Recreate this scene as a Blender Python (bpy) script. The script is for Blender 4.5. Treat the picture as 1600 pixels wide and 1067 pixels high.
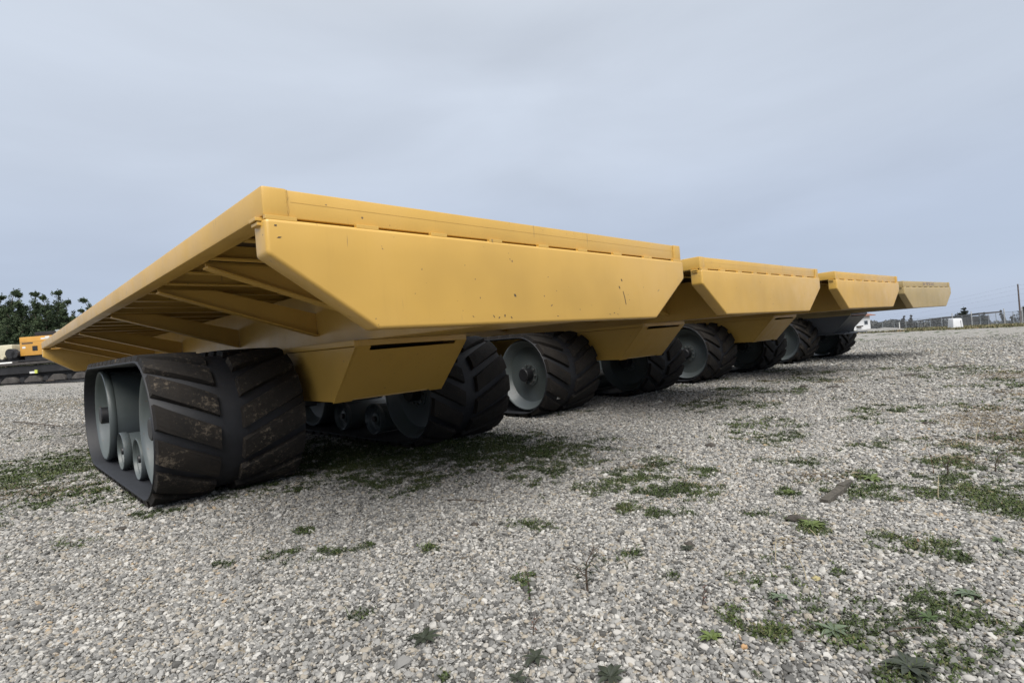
import bpy, bmesh, math, random
import numpy as np
from mathutils import Vector, Matrix, Euler
random.seed(7); RNG = np.random.default_rng(11)
D = bpy.data; S = bpy.context.scene; C = S.collection
for o in list(D.objects): D.objects.remove(o)

# ------------------------------------------------------------------ camera
CAM_H = 1.3; FPX = 845.82
YAW, PITCH, ROLL = 0.795787, 0.004479, -0.076042
FW = Vector((math.cos(YAW)*math.cos(PITCH), math.sin(YAW)*math.cos(PITCH), math.sin(PITCH)))
_r = FW.cross(Vector((0, 0, 1))).normalized(); _u = _r.cross(FW)
CR = _r*math.cos(ROLL)+_u*math.sin(ROLL); CU = -_r*math.sin(ROLL)+_u*math.cos(ROLL)
cd = D.cameras.new('camera'); cam = D.objects.new('camera', cd); C.objects.link(cam)
cam.matrix_world = Matrix(((CR.x, CU.x, -FW.x, 0), (CR.y, CU.y, -FW.y, 0), (CR.z, CU.z, -FW.z, CAM_H), (0, 0, 0, 1)))
cd.sensor_width = 36; cd.lens = FPX/1600*36; cd.clip_end = 5000; cd.clip_start = .05
S.camera = cam

# ------------------------------------------------------------------ sky and sun (overcast)
SUN_EL, SUN_AZ = math.radians(52), math.radians(236)     # azimuth measured as the bearing of the light's origin in the x-y plane
w = D.worlds.new('World'); S.world = w; w.use_nodes = True
nt = w.node_tree; N = nt.nodes; Lk = nt.links; N.clear()
out = N.new('ShaderNodeOutputWorld'); mix = N.new('ShaderNodeMixShader'); mix.inputs[0].default_value = .93
b1 = N.new('ShaderNodeBackground'); b1.inputs[1].default_value = .05
b2 = N.new('ShaderNodeBackground'); b2.inputs[1].default_value = .325
sk = N.new('ShaderNodeTexSky'); sk.sky_type = 'NISHITA'; sk.sun_disc = False; sk.sun_elevation = SUN_EL
sk.sun_rotation = math.radians(90)-SUN_AZ
Lk.new(sk.outputs[0], b1.inputs[0])
tc = N.new('ShaderNodeTexCoord'); sx = N.new('ShaderNodeSeparateXYZ'); Lk.new(tc.outputs['Generated'], sx.inputs[0])
ramp = N.new('ShaderNodeValToRGB'); Lk.new(sx.outputs['Z'], ramp.inputs[0])
els = ramp.color_ramp.elements
els[0].position = 0.0; els[0].color = (.45, .525, .67, 1)
els[1].position = 1.0; els[1].color = (1.5, 1.54, 1.58, 1)
for pos, c in ((.07, (.425, .495, .63, 1)), (.16, (.475, .54, .665, 1)), (.30, (.56, .62, .72, 1)), (.50, (.60, .655, .74, 1)), (.7, (.8, .84, .9, 1))):
    e = els.new(pos); e.color = c
# soft cloud texture, flattened towards the horizon
mp = N.new('ShaderNodeMapping'); Lk.new(tc.outputs['Generated'], mp.inputs[0]); mp.inputs['Scale'].default_value = (1.0, 1.0, 3.6)
mp.inputs['Location'].default_value = (.3, 1.7, .2)
nz = N.new('ShaderNodeTexNoise'); Lk.new(mp.outputs[0], nz.inputs[0]); nz.inputs['Scale'].default_value = 1.9
nz.inputs['Detail'].default_value = 5; nz.inputs['Roughness'].default_value = .48; nz.inputs['Distortion'].default_value = .3
mr = N.new('ShaderNodeMapRange'); Lk.new(nz.outputs[0], mr.inputs[0])
for k, v in ((1, .3), (2, .7), (3, .92), (4, 1.08)): mr.inputs[k].default_value = v
vm = N.new('ShaderNodeVectorMath'); vm.operation = 'SCALE'; Lk.new(ramp.outputs[0], vm.inputs[0]); Lk.new(mr.outputs[0], vm.inputs['Scale'])
Lk.new(vm.outputs[0], b2.inputs[0]); Lk.new(b1.outputs[0], mix.inputs[1]); Lk.new(b2.outputs[0], mix.inputs[2]); Lk.new(mix.outputs[0], out.inputs[0])
sl = D.lights.new('sun', 'SUN'); sl.energy = 1.5; sl.angle = math.radians(52); sl.color = (1, .96, .9)
so = D.objects.new('sun', sl); C.objects.link(so); so.location = (0, 0, 30)
sd = Vector((math.cos(SUN_AZ)*math.cos(SUN_EL), math.sin(SUN_AZ)*math.cos(SUN_EL), math.sin(SUN_EL)))
so.rotation_euler = sd.to_track_quat('Z', 'Y').to_euler()
vs = S.view_settings; vs.view_transform = 'Standard'; vs.look = 'None'; vs.exposure = 1.7; vs.gamma = 1; vs.use_curve_mapping = False

# ------------------------------------------------------------------ helpers
def ground_z(x, y):
    x = np.asarray(x, float); y = np.asarray(y, float)
    r = np.hypot(x, y)+1e-9
    sphi = (x*_r.x+y*_r.y)/r; cphi = (x*FW.x+y*FW.y)/r
    g = np.log1p(np.exp(np.clip((r-20)/3, -30, 30)))*3; g = np.where(r > 100, r-20, g); g = np.minimum(g, 2500)
    return (.008-.035*sphi)*g*np.clip(cphi*3+1, 0, 1)*(1+np.clip((r-95)/160, 0, 1)*np.clip(sphi*6, 0, 1)*.95)
def ray(px, py): return FW+CR*((px-800)/FPX)-CU*((py-533.5)/FPX)
def on_ground(px, py):
    d = ray(px, py); t = -CAM_H/d.z; return Vector((d.x*t, d.y*t, 0))
def at_depth(px, depth):           # a spot on the ground in the direction of column px
    hy = 533.5+(FW.z+CR.z*(px-800)/FPX)/CU.z*FPX
    d = ray(px, hy); x, y = d.x*depth, d.y*depth
    return Vector((x, y, float(ground_z(x, y))))
VIEW_RZ = math.atan2(_r.y, _r.x)    # z-rotation whose local x runs along the camera's right

def link(o, parent=None):
    C.objects.link(o)
    if parent is not None: o.parent = parent
    return o
def thing(name, label, cat, loc=(0, 0, 0), rz=0, group=None):
    o = D.objects.new(name, None); link(o); o.location = loc; o.rotation_euler = (0, 0, rz); o.empty_display_size = .3
    o['label'] = label; o['category'] = cat
    if group: o['group'] = group
    return o
def tag(o, label, cat, group=None):
    o['label'] = label; o['category'] = cat
    if group: o['group'] = group
    return o
class MB:
    def __init__(s): s.v = []; s.f = []
    def add(s, vs, fs):
        n = len(s.v); s.v += [tuple(v) for v in vs]; s.f += [tuple(i+n for i in f) for f in fs]; return s
    def box(s, a, b):
        (x0, y0, z0), (x1, y1, z1) = a, b
        return s.add([(x0, y0, z0), (x1, y0, z0), (x1, y1, z0), (x0, y1, z0), (x0, y0, z1), (x1, y0, z1), (x1, y1, z1), (x0, y1, z1)],
                     [(0, 3, 2, 1), (4, 5, 6, 7), (0, 1, 5, 4), (1, 2, 6, 5), (2, 3, 7, 6), (3, 0, 4, 7)])
    def prism(s, poly, axis, a, b):      # polygon in the two other axes, extruded from a to b
        n = len(poly)
        def P(q, t): return {'x': (t, q[0], q[1]), 'y': (q[0], t, q[1]), 'z': (q[0], q[1], t)}[axis]
        vs = [P(q, a) for q in poly]+[P(q, b) for q in poly]
        fs = [tuple(range(n)), tuple(range(2*n-1, n-1, -1))]+[(i, i+n, (i+1) % n+n, (i+1) % n) for i in range(n)]
        return s.add(vs, fs)
    def lathe(s, prof, seg, c=(0, 0, 0), axis='x'):
        vs = []; fs = []; m = len(prof)
        for k in range(seg):
            a = 2*math.pi*k/seg
            for (t, r) in prof:
                p = (t, r*math.cos(a), r*math.sin(a)) if axis == 'x' else (r*math.cos(a), r*math.sin(a), t)
                vs.append((p[0]+c[0], p[1]+c[1], p[2]+c[2]))
        for k in range(seg):
            k2 = (k+1) % seg
            for i in range(m-1): fs.append((k*m+i, k*m+i+1, k2*m+i+1, k2*m+i))
        return s.add(vs, fs)
    def tube(s, pts, rads, seg=6):
        pts = [Vector(p) for p in pts]; vs = []; fs = []
        for i, p in enumerate(pts):
            d = (pts[min(i+1, len(pts)-1)]-pts[max(i-1, 0)]).normalized()
            a = d.orthogonal().normalized(); b = d.cross(a)
            for k in range(seg):
                t = 2*math.pi*k/seg; vs.append(p+(a*math.cos(t)+b*math.sin(t))*rads[i])
        for i in range(len(pts)-1):
            for k in range(seg): fs.append((i*seg+k, i*seg+(k+1) % seg, (i+1)*seg+(k+1) % seg, (i+1)*seg+k))
        fs.append(tuple(range(seg))[::-1]); fs.append(tuple((len(pts)-1)*seg+k for k in range(seg)))
        return s.add(vs, fs)
    def mesh(s, name, m, smooth=False, bevel=0, seg=2):
        me = D.meshes.new(name); me.from_pydata(s.v, [], s.f)
        bm = bmesh.new(); bm.from_mesh(me); bmesh.ops.recalc_face_normals(bm, faces=bm.faces)
        if bevel: 
            es = [e for e in bm.edges if len(e.link_faces) == 2 and e.calc_face_angle(0) > .5]
            bmesh.ops.bevel(bm, geom=es, offset=bevel, segments=seg, affect='EDGES', profile=.6)
        for f in bm.faces: f.smooth = smooth
        bm.to_mesh(me); bm.free(); me.materials.append(m)
        if smooth:
            try: me.set_sharp_from_angle(angle=math.radians(38))
            except Exception: pass
        return me
    def obj(s, name, m, parent=None, **k): return link(D.objects.new(name, s.mesh(name, m, **k)), parent)
def copy_tree(o, parent=None):
    c = o.copy(); link(c, parent)
    for ch in list(o.children): copy_tree(ch, c)
    return c

# ------------------------------------------------------------------ materials
def mat(name): 
    m = D.materials.new(name); m.use_nodes = True; t = m.node_tree; b = t.nodes['Principled BSDF']; return m, t, b
def noise(t, scale, detail=4, rough=.55, co='Object', stretch=None):
    tc = t.nodes.new('ShaderNodeTexCoord'); n = t.nodes.new('ShaderNodeTexNoise'); src = tc.outputs[co]
    if stretch:
        mp = t.nodes.new('ShaderNodeMapping'); mp.inputs['Scale'].default_value = stretch; t.links.new(src, mp.inputs[0]); src = mp.outputs[0]
    t.links.new(src, n.inputs['Vector']); n.inputs['Scale'].default_value = scale; n.inputs['Detail'].default_value = detail; n.inputs['Roughness'].default_value = rough
    return n.outputs[0]
def ramp_(t, src, stops, interp='LINEAR'):
    r = t.nodes.new('ShaderNodeValToRGB'); t.links.new(src, r.inputs[0]); e = r.color_ramp.elements; r.color_ramp.interpolation = interp
    while len(e) < len(stops): e.new(.5)
    for i, (p, c) in enumerate(stops):
        e[i].position = p; e[i].color = tuple(c)+(1,) if len(c) == 3 else c
    return r.outputs[0]
def mixc(t, fac, a, b, mode='MIX'):
    m = t.nodes.new('ShaderNodeMix'); m.data_type = 'RGBA'; m.blend_type = mode
    for sock, v in ((m.inputs['Factor'], fac), (m.inputs['A'], a), (m.inputs['B'], b)): pass
    ins = {s.identifier: s for s in m.inputs}
    for key, v in (('Factor_Float', fac), ('A_Color', a), ('B_Color', b)):
        if isinstance(v, bpy.types.NodeSocket): t.links.new(v, ins[key])
        elif key == 'Factor_Float': ins[key].default_value = v
        else: ins[key].default_value = tuple(v)+(1,) if len(v) == 3 else v
    return [s for s in m.outputs if s.identifier == 'Result_Color'][0]
def bump(t, b, src, strength, dist=.01):
    n = t.nodes.new('ShaderNodeBump'); n.inputs['Strength'].default_value = strength; n.inputs['Distance'].default_value = dist
    t.links.new(src, n.inputs['Height']); t.links.new(n.outputs[0], b.inputs['Normal'])
def simple(name, col, rough=.6, metal=0, var=.25, scale=6, bmp=0):
    m, t, b = mat(name); n = noise(t, scale)
    lo = [c*(1-var) for c in col]; hi = [min(1, c*(1+var)) for c in col]
    t.links.new(ramp_(t, n, [(.3, lo), (.7, hi)]), b.inputs['Base Color']); b.inputs['Roughness'].default_value = rough; b.inputs['Metallic'].default_value = metal
    if bmp: bump(t, b, noise(t, scale*8), bmp)
    return m
def paint(name, col, rough=.36, chips=.745):
    m, t, b = mat(name)
    n1 = noise(t, .9, 3); c1 = ramp_(t, n1, [(.3, [c*.87 for c in col]), (.5, col), (.72, [col[0]*1.04, col[1]*1.05, col[2]*1.2])])
    # rain streaks and grime running down the steel
    n2 = noise(t, 3.2, 5, .6, stretch=(4, 4, .35)); c2 = mixc(t, ramp_(t, n2, [(.56, (0, 0, 0)), (.9, (.2, .2, .2))]), c1, [col[0]*.62, col[1]*.60, col[2]*.7])
    n3 = noise(t, 26, 3, .5); c3 = mixc(t, ramp_(t, n3, [(chips, (0, 0, 0)), (chips+.015, (.85, .85, .85))]), c2, (.09, .06, .04))
    n5 = noise(t, 14, 2, .5, stretch=(3, 3, .25)); c3 = mixc(t, ramp_(t, n5, [(.72, (0, 0, 0)), (.75, (.6, .6, .6))]), c3, (.12, .08, .05))
    t.links.new(c3, b.inputs['Base Color'])
    t.links.new(ramp_(t, noise(t, 4, 5), [(.3, (rough-.07,)*3), (.7, (rough+.12,)*3)]), b.inputs['Roughness'])
    bump(t, b, noise(t, 2.2, 3), .12, .03)
    b.inputs['Coat Weight'].default_value = .22; b.inputs['Coat Roughness'].default_value = .3
    return m
YEL = paint('yellow_paint', (.525, .318, .068))
YEL_OLD = paint('faded_yellow_paint', (.35, .26, .115), .5, .72)
GREY_STEEL = paint('dark_grey_steel', (.085, .09, .10), .5)
WHEEL = paint('grey_green_wheel_paint', (.076, .090, .088), .42, .70)
HUB = simple('black_hub', (.012, .012, .014), .45)
BOLT = simple('bolt_steel', (.2, .2, .2), .35, .8)
RUB = simple('belt_rubber', (.008, .0088, .012), .62, 0, .3, 5, .15)
def lugmat(name, thr, amt):
    m, t, b = mat(name)
    base = ramp_(t, noise(t, 3.5, 5), [(.3, (.007, .006, .0056)), (.7, (.018, .0145, .0115))])
    n = noise(t, 24, 8, .8); k = noise(t, 2.3, 3)
    mm = t.nodes.new('ShaderNodeMath'); mm.operation = 'MULTIPLY_ADD'; t.links.new(k, mm.inputs[0]); mm.inputs[1].default_value = .55; t.links.new(n, mm.inputs[2])
    c = mixc(t, ramp_(t, mm.outputs[0], [(thr, (0, 0, 0)), (thr+.16, (amt,)*3)]), base, (.19, .155, .115))
    t.links.new(c, b.inputs['Base Color']); b.inputs['Roughness'].default_value = .82; b.inputs['Specular IOR Level'].default_value = .3; bump(t, b, n, .5, .012)
    return m
LUG_MUD = lugmat('muddy_lug_rubber', .83, .6); LUG = lugmat('dusty_lug_rubber', .93, .3)
LUG_B = lugmat('worn_grey_lug_rubber', .80, .25)
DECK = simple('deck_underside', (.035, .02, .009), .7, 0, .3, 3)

# ------------------------------------------------------------------ ground: colour masks from real patches
PATCH = []   # (x, y, rx, ry, angle, strength, kind)
def pix_patch(px, py, wpx, hpx, s, kind=0):
    c = on_ground(px, py); a = on_ground(px-wpx/2, py); b = on_ground(px+wpx/2, py); n = on_ground(px, py+hpx/2); f = on_ground(px, py-hpx/2)
    PATCH.append((c.x, c.y, (b-a).length/2, (f-n).length/2, math.atan2((b-a).y, (b-a).x), s, kind))
for q in ((70, 735, 240, 70, .85), (30, 790, 160, 50, .6), (200, 765, 120, 34, .45), (330, 752, 240, 34, .9), (560, 708, 300, 44, 1.2), (700, 698, 330, 34, 1.2), (800, 705, 220, 40, 1.0), (880, 715, 130, 36, .7),
          (600, 745, 200, 30, .6), (630, 765, 120, 26, .4), (1010, 745, 120, 26, .8), (1050, 765, 130, 30, .8), (1030, 722, 60, 18, .7), (980, 793, 34, 18, 1.1), (1030, 802, 34, 14, 1.2), (1075, 799, 34, 16, .8),
          (1232, 770, 34, 14, 1.3), (1300, 765, 90, 26, .8), (1370, 755, 90, 34, .8), (1262, 822, 70, 24, .9), (1245, 812, 60, 16, .7),
          (1540, 770, 170, 50, .9), (1590, 790, 110, 44, .9), (1480, 725, 80, 22, .9), (1500, 752, 130, 36, 1.0), (1420, 765, 70, 20, .7), (1440, 852, 120, 26, .9), (1400, 842, 70, 20, .8), (1490, 868, 60, 18, 1.0),
          (1150, 965, 40, 34, .9), (1200, 985, 60, 26, 1.0), (1270, 975, 50, 30, .9), (1310, 990, 50, 26, .7), (1210, 1000, 40, 20, .8), (1285, 965, 40, 20, .7), (1110, 995, 34, 18, .8), (1500, 1000, 60, 22, .8), (1560, 1030, 70, 28, .6),
          (1420, 1045, 80, 26, 1.0), (1330, 925, 50, 24, .5), (1510, 930, 70, 22, .6), (1590, 950, 50, 18, .5), (670, 855, 30, 14, 1.2), (482, 827, 28, 10, 1.1), (1030, 895, 50, 22, .7), (985, 862, 40, 16, .7), (820, 905, 40, 24, .5),
          (165, 885, 40, 12, .3), (350, 880, 40, 12, .4), (690, 1058, 30, 16, .8), (560, 960, 40, 20, .35), (840, 820, 120, 24, .3), (110, 850, 100, 20, .25), (1180, 800, 60, 16, .6), (250, 800, 60, 10, .9), (1135, 1010, 30, 14, .6),
          (1350, 700, 100, 14, .5), (1330, 655, 90, 10, .5), (1180, 655, 60, 8, .4), (1150, 608, 70, 5, .8), (1400, 660, 120, 8, .4), (960, 880, 60, 22, .5), (1560, 860, 60, 16, .4), (1180, 1052, 40, 20, .6), (940, 760, 100, 30, .5), (1100, 735, 90, 20, .5)):
    pix_patch(*q)
for q in ((1570, 660, 150, 26, 1.1, 1), (1590, 690, 120, 26, 1.2, 1), (1545, 640, 110, 14, .8, 1), (1590, 585, 120, 10, 1.0, 1), (1585, 615, 90, 9, .8, 1), (1480, 690, 90, 14, .5, 1), (1290, 745, 110, 20, .6, 1), (1500, 717, 90, 16, .7, 1),
          (40, 770, 150, 20, .6, 1), (110, 640, 130, 6, .8, 1), (50, 668, 120, 5, .8, 1), (75, 655, 90, 4, .6, 1), (1240, 850, 80, 20, .5, 1), (1300, 596, 60, 3, .9, 1), (1440, 545, 120, 2, .7, 1), (1480, 568, 60, 3, .8, 1), (1400, 575, 70, 3, .7, 1),
          (1530, 556, 80, 3, .6, 1), (1380, 590, 60, 3, .6, 1), (1205, 595, 50, 3, .8, 1), (1370, 548, 60, 2, .5, 1), (1560, 535, 80, 2, .7, 1), (1000, 730, 60, 10, .4, 1), (1090, 755, 60, 14, .5, 1)):
    pix_patch(*q)
def vnoise(x, y, sc, seed=0):
    x = x*sc; y = y*sc; xi = np.floor(x).astype(np.int64); yi = np.floor(y).astype(np.int64); fx = x-xi; fy = y-yi
    def h(a, b):
        n = (a*374761393+b*668265263+seed*974634777) & 0xffffffff
        n = ((n ^ (n >> 13))*1274126177) & 0xffffffff
        return ((n ^ (n >> 16)) & 0xffff)/65535.
    fx = fx*fx*(3-2*fx); fy = fy*fy*(3-2*fy)
    return (h(xi, yi)*(1-fx)+h(xi+1, yi)*fx)*(1-fy)+(h(xi, yi+1)*(1-fx)+h(xi+1, yi+1)*fx)*fy
def fbm(x, y, sc, seed=0, n=4):
    r = 0; a = .5
    for k in range(n): r = r+a*vnoise(x, y, sc*2**k, seed+k*17); a /= 2
    return r/(1-.5**n)
def masks(x, y):
    x = np.asarray(x, float); y = np.asarray(y, float)
    out = [np.zeros_like(x), np.zeros_like(x)]
    for (cx, cy, rx, ry, a, s, k) in PATCH:
        dx = x-cx; dy = y-cy; u = (dx*math.cos(a)+dy*math.sin(a))/rx; v = (-dx*math.sin(a)+dy*math.cos(a))/ry
        out[k] = np.maximum(out[k], s*np.exp(-(u*u+v*v)*.85))
    n = fbm(x, y, 5.5, 3); n2 = fbm(x, y, 1.1, 9)
    sp_ = (x*_r.x+y*_r.y)/np.maximum(np.hypot(x, y), .01); base = np.clip((n2-.57+.07*np.clip(sp_*2, -.5, 1))*3.0, 0, .40)
    nf = fbm(x, y, 19, 41, 3); moss = np.clip((np.maximum(out[0], base)-.17+(n-.5)*1.7+(nf-.5)*1.5)*1.25, 0, 1)*np.clip(np.maximum(out[0], base)*4, 0, 1)
    dead = np.clip((out[1]+(n-.5)*1.5)*1.5, 0, 1)*np.clip(out[1]*4, 0, 1)
    r = np.hypot(x, y); sphi = (x*_r.x+y*_r.y)/np.maximum(r, .01)
    band = np.clip((r-70-16*fbm(x, y, .06, 5)-np.where(sphi < 0, 60, 0))/4, 0, 1)
    return moss*(1-band), np.maximum(dead, band)
STRIP = []
def build_ground():
    a = np.concatenate([np.radians(np.linspace(-54, 54, 560)), np.radians(np.linspace(54, 306, 60))[1:-1]])
    r = np.concatenate([[.02, .5, 1.0], np.geomspace(1.3, 30, 190), np.geomspace(31, 1500, 90)])
    A, R = np.meshgrid(a, r, indexing='ij'); th = YAW-A
    X = R*np.cos(th); Y = R*np.sin(th); Z = ground_z(X, Y)-.012+.02*(fbm(X+50, Y+50, .5, 21)-.5)*np.clip((R-9)/10, 0, 1)
    na, nr = A.shape; co = np.stack([X, Y, Z], -1).reshape(-1, 3)
    idx = np.arange(na*nr).reshape(na, nr); i2 = np.roll(idx, -1, 0)
    f = np.stack([idx[:, :-1], i2[:, :-1], i2[:, 1:], idx[:, 1:]], -1).reshape(-1, 4)
    me = D.meshes.new('ground'); me.vertices.add(len(co)); me.vertices.foreach_set('co', co.ravel().astype(np.float32))
    me.loops.add(f.size); me.loops.foreach_set('vertex_index', f.ravel().astype(np.int32))
    me.polygons.add(len(f)); me.polygons.foreach_set('loop_start', np.arange(0, f.size, 4, dtype=np.int32))
    me.update(calc_edges=True)
    m, d = masks(co[:, 0], co[:, 1])
    for nm, v in (('moss', m), ('dead', d)):
        at = me.attributes.new(nm, 'FLOAT', 'POINT'); at.data.foreach_set('value', v.astype(np.float32))
    o = link(D.objects.new('ground', me)); o['kind'] = 'structure'
    if me.polygons[0].normal.z < 0: me.flip_normals()
    return o
STONE_STOPS_ = [(0, (.09, .09, .088)), (.12, (.21, .212, .212)), (.36, (.37, .37, .365)), (.60, (.53, .528, .515)), (.74, (.50, .44, .35)), (.79, (.60, .585, .56)), (.88, (.78, .77, .74)), (.972, (.80, .79, .76)), (.982, (.60, .46, .30)), (.99, (.56, .42, .27)), (1.0, (.86, .85, .82))]
STONE_STOPS = [(p, tuple(v*f for v, f in zip(c, (.585, .575, .56)))) for p, c in STONE_STOPS_]
def ground_material():
    m, t, b = mat('gravel_ground')
    tc = t.nodes.new('ShaderNodeTexCoord')
    def vor(scale, feat='F1'):
        v = t.nodes.new('ShaderNodeTexVoronoi'); v.feature = feat; v.inputs['Scale'].default_value = scale; t.links.new(tc.outputs['Object'], v.inputs['Vector']); return v
    v1 = vor(40); sp = t.nodes.new('ShaderNodeSeparateColor'); t.links.new(v1.outputs['Color'], sp.inputs[0])
    c = ramp_(t, sp.outputs[0], STONE_STOPS)
    edge = ramp_(t, v1.outputs['Distance'], [(.42, (0, 0, 0)), (.85, (.8, .8, .8))])
    c = mixc(t, edge, c, (.095, .088, .077))
    # broad tonal drift of the lot: dusty pale and darker damp areas
    nb = noise(t, .35, 5, .6); c = mixc(t, ramp_(t, nb, [(.35, (0, 0, 0)), (.7, (.25, .25, .25))]), c, (.155, .147, .132))
    nc = noise(t, 2.6, 6, .75); c = mixc(t, ramp_(t, nc, [(.52, (0, 0, 0)), (.74, (.35, .35, .35))]), c, (.12, .11, .09)); nd = noise(t, 7, 5, .8); c = mixc(t, ramp_(t, nd, [(.55, (0, 0, 0)), (.72, (.5, .5, .5))]), c, (.39, .38, .36))
    a1 = t.nodes.new('ShaderNodeAttribute'); a1.attribute_name = 'moss'; a2 = t.nodes.new('ShaderNodeAttribute'); a2.attribute_name = 'dead'
    n2 = noise(t, 60, 5, .7); g = ramp_(t, n2, [(.3, (.014, .022, .008)), (.55, (.038, .056, .018)), (.75, (.08, .095, .04))])
    dd = ramp_(t, n2, [(.3, (.06, .045, .03)), (.55, (.14, .115, .07)), (.75, (.22, .20, .12))])
    def fac(att, amt):
        q = t.nodes.new('ShaderNodeMath'); q.operation = 'MULTIPLY_ADD'; t.links.new(noise(t, 30, 4, .7), q.inputs[0]); q.inputs[1].default_value = 1.1
        q2 = t.nodes.new('ShaderNodeMath'); q2.operation = 'ADD'; t.links.new(att.outputs['Fac'], q.inputs[2]); t.links.new(q.outputs[0], q2.inputs[0]); q2.inputs[1].default_value = -.62
        return ramp_(t, q2.outputs[0], [(.1, (0, 0, 0)), (.45, (amt,)*3)])
    c = mixc(t, fac(a2, .85), c, dd); c = mixc(t, fac(a1, .9), c, g)
    t.links.new(c, b.inputs['Base Color']); b.inputs['Roughness'].default_value = .93; b.inputs['Specular IOR Level'].default_value = .2
    bump(t, b, v1.outputs['Distance'], -.6 if False else .5, .012)
    t.nodes['Bump'].invert = True
    return m
G = build_ground(); G.data.materials.append(ground_material())

def stone_material():
    m, t, b = mat('stones')
    a = t.nodes.new('ShaderNodeAttribute'); a.attribute_type = 'INSTANCER'; a.attribute_name = 'tone'
    c = ramp_(t, a.outputs['Fac'], STONE_STOPS)
    n = noise(t, 55, 4, .6); c = mixc(t, ramp_(t, n, [(.35, (.35,)*3), (.7, (0, 0, 0))]), c, (.11, .103, .09))
    a2 = t.nodes.new('ShaderNodeAttribute'); a2.attribute_type = 'INSTANCER'; a2.attribute_name = 'moss'
    c = mixc(t, a2.outputs['Fac'], c, (.06, .075, .03))
    t.links.new(c, b.inputs['Base Color']); b.inputs['Roughness'].default_value = .8; b.inputs['Specular IOR Level'].default_value = .3
    return m
def wedge_points(r0, r1, n, half=51):
    r = np.sqrt(RNG.uniform(r0*r0, r1*r1, n)); a = YAW-np.radians(RNG.uniform(-half, half, n)); return r*np.cos(a), r*np.sin(a)
def build_gravel():
    xs = []; ys = []; ss = []
    def layer(r0, r1, sp, smean, keep=1.0):
        g = np.arange(-2, r1+1, sp); X, Y = np.meshgrid(g, g); X = X.ravel(); Y = Y.ravel()
        X = X+RNG.uniform(-.5, .5, X.size)*sp; Y = Y+RNG.uniform(-.5, .5, Y.size)*sp
        r = np.hypot(X, Y); a = (X*FW.x+Y*FW.y)/r
        k = (r > r0) & (r < r1) & (a > math.cos(math.radians(51))) & (RNG.uniform(0, 1, X.size) < (np.clip((49-r)/30, 0, 1)**1.6 if keep == 'fade' else keep))
        X, Y = X[k], Y[k]; s = np.exp(RNG.normal(math.log(smean), .33, X.size)); xs.append(X); ys.append(Y); ss.append(np.clip(s, smean*.45, smean*2.4))
    layer(1.2, 5.0, .0134, .0084); layer(5.0, 10, .0180, .0104); layer(10, 17, .028, .0135); layer(17, 48, .060, .020, 'fade')
    layer(1.2, 10, .15, .0155, .35)
    X = np.concatenate(xs); Y = np.concatenate(ys); s = np.concatenate(ss)
    m, d = masks(X, Y); k = RNG.uniform(0, 1, X.size) > np.clip(m*.45+d*.35, 0, .6)
    X, Y, s, m = X[k], Y[k], s[k], m[k]
    n = X.size; Z = ground_z(X, Y)-.006+s*RNG.uniform(-.5, .55, n)
    Z = np.minimum(Z, ground_z(X, Y)+.010)
    me = D.meshes.new('gravel'); me.vertices.add(n); me.vertices.foreach_set('co', np.stack([X, Y, Z], -1).ravel().astype(np.float32))
    def attr(nm, v, ty='FLOAT', key='value'):
        at = me.attributes.new(nm, ty, 'POINT'); at.data.foreach_set(key, np.ascontiguousarray(v).astype(np.float32).ravel())
    tone = np.clip(RNG.uniform(0, 1, n)*.97+(fbm(X, Y, .8, 31)-.5)*.22, 0, 1)
    attr('tone', tone); attr('moss', np.clip(m*.8-.1, 0, .7)*RNG.uniform(.2, 1, n))
    attr('scl', np.stack([s*RNG.uniform(.8, 1.35, n), s*RNG.uniform(.7, 1.1, n), s*RNG.uniform(.42, .8, n)], -1), 'FLOAT_VECTOR', 'vector')
    attr('rot', np.stack([RNG.normal(0, .35, n), RNG.normal(0, .35, n), RNG.uniform(0, 6.28, n)], -1), 'FLOAT_VECTOR', 'vector')
    o = link(D.objects.new('gravel', me)); o['kind'] = 'stuff'
    SM = stone_material(); me.materials.append(SM)
    g = D.node_groups.new('gravel_scatter', 'GeometryNodeTree'); g.interface.new_socket('Geometry', in_out='INPUT', socket_type='NodeSocketGeometry'); g.interface.new_socket('Geometry', in_out='OUTPUT', socket_type='NodeSocketGeometry')
    nn = g.nodes; ll = g.links; gi = nn.new('NodeGroupInput'); go = nn.new('NodeGroupOutput')
    g2i = nn.new('GeometryNodeGeometryToInstance')
    for k in range(7):
        ico = nn.new('GeometryNodeMeshIcoSphere'); ico.inputs['Subdivisions'].default_value = 2; ico.inputs['Radius'].default_value = 1
        sp = nn.new('GeometryNodeSetPosition'); ll.new(ico.outputs[0], sp.inputs[0])
        pos = nn.new('GeometryNodeInputPosition'); nz = nn.new('ShaderNodeTexNoise'); nz.noise_dimensions = '4D'; nz.inputs['W'].default_value = k*7.3; nz.inputs['Scale'].default_value = .9; nz.inputs['Detail'].default_value = 1.5
        ll.new(pos.outputs[0], nz.inputs['Vector'])
        sb = nn.new('ShaderNodeVectorMath'); sb.operation = 'SUBTRACT'; ll.new(nz.outputs['Color'], sb.inputs[0]); sb.inputs[1].default_value = (.5, .5, .5)
        sc = nn.new('ShaderNodeVectorMath'); sc.operation = 'SCALE'; ll.new(sb.outputs[0], sc.inputs[0]); sc.inputs['Scale'].default_value = 1.9
        ll.new(sc.outputs[0], sp.inputs['Offset'])
        ss_ = nn.new('GeometryNodeSetShadeSmooth'); ss_.inputs['Shade Smooth'].default_value = (k % 2 == 0); ll.new(sp.outputs[0], ss_.inputs[0])
        sm = nn.new('GeometryNodeSetMaterial'); sm.inputs['Material'].default_value = SM; ll.new(ss_.outputs[0], sm.inputs[0]); ll.new(sm.outputs[0], g2i.inputs[0])
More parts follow.
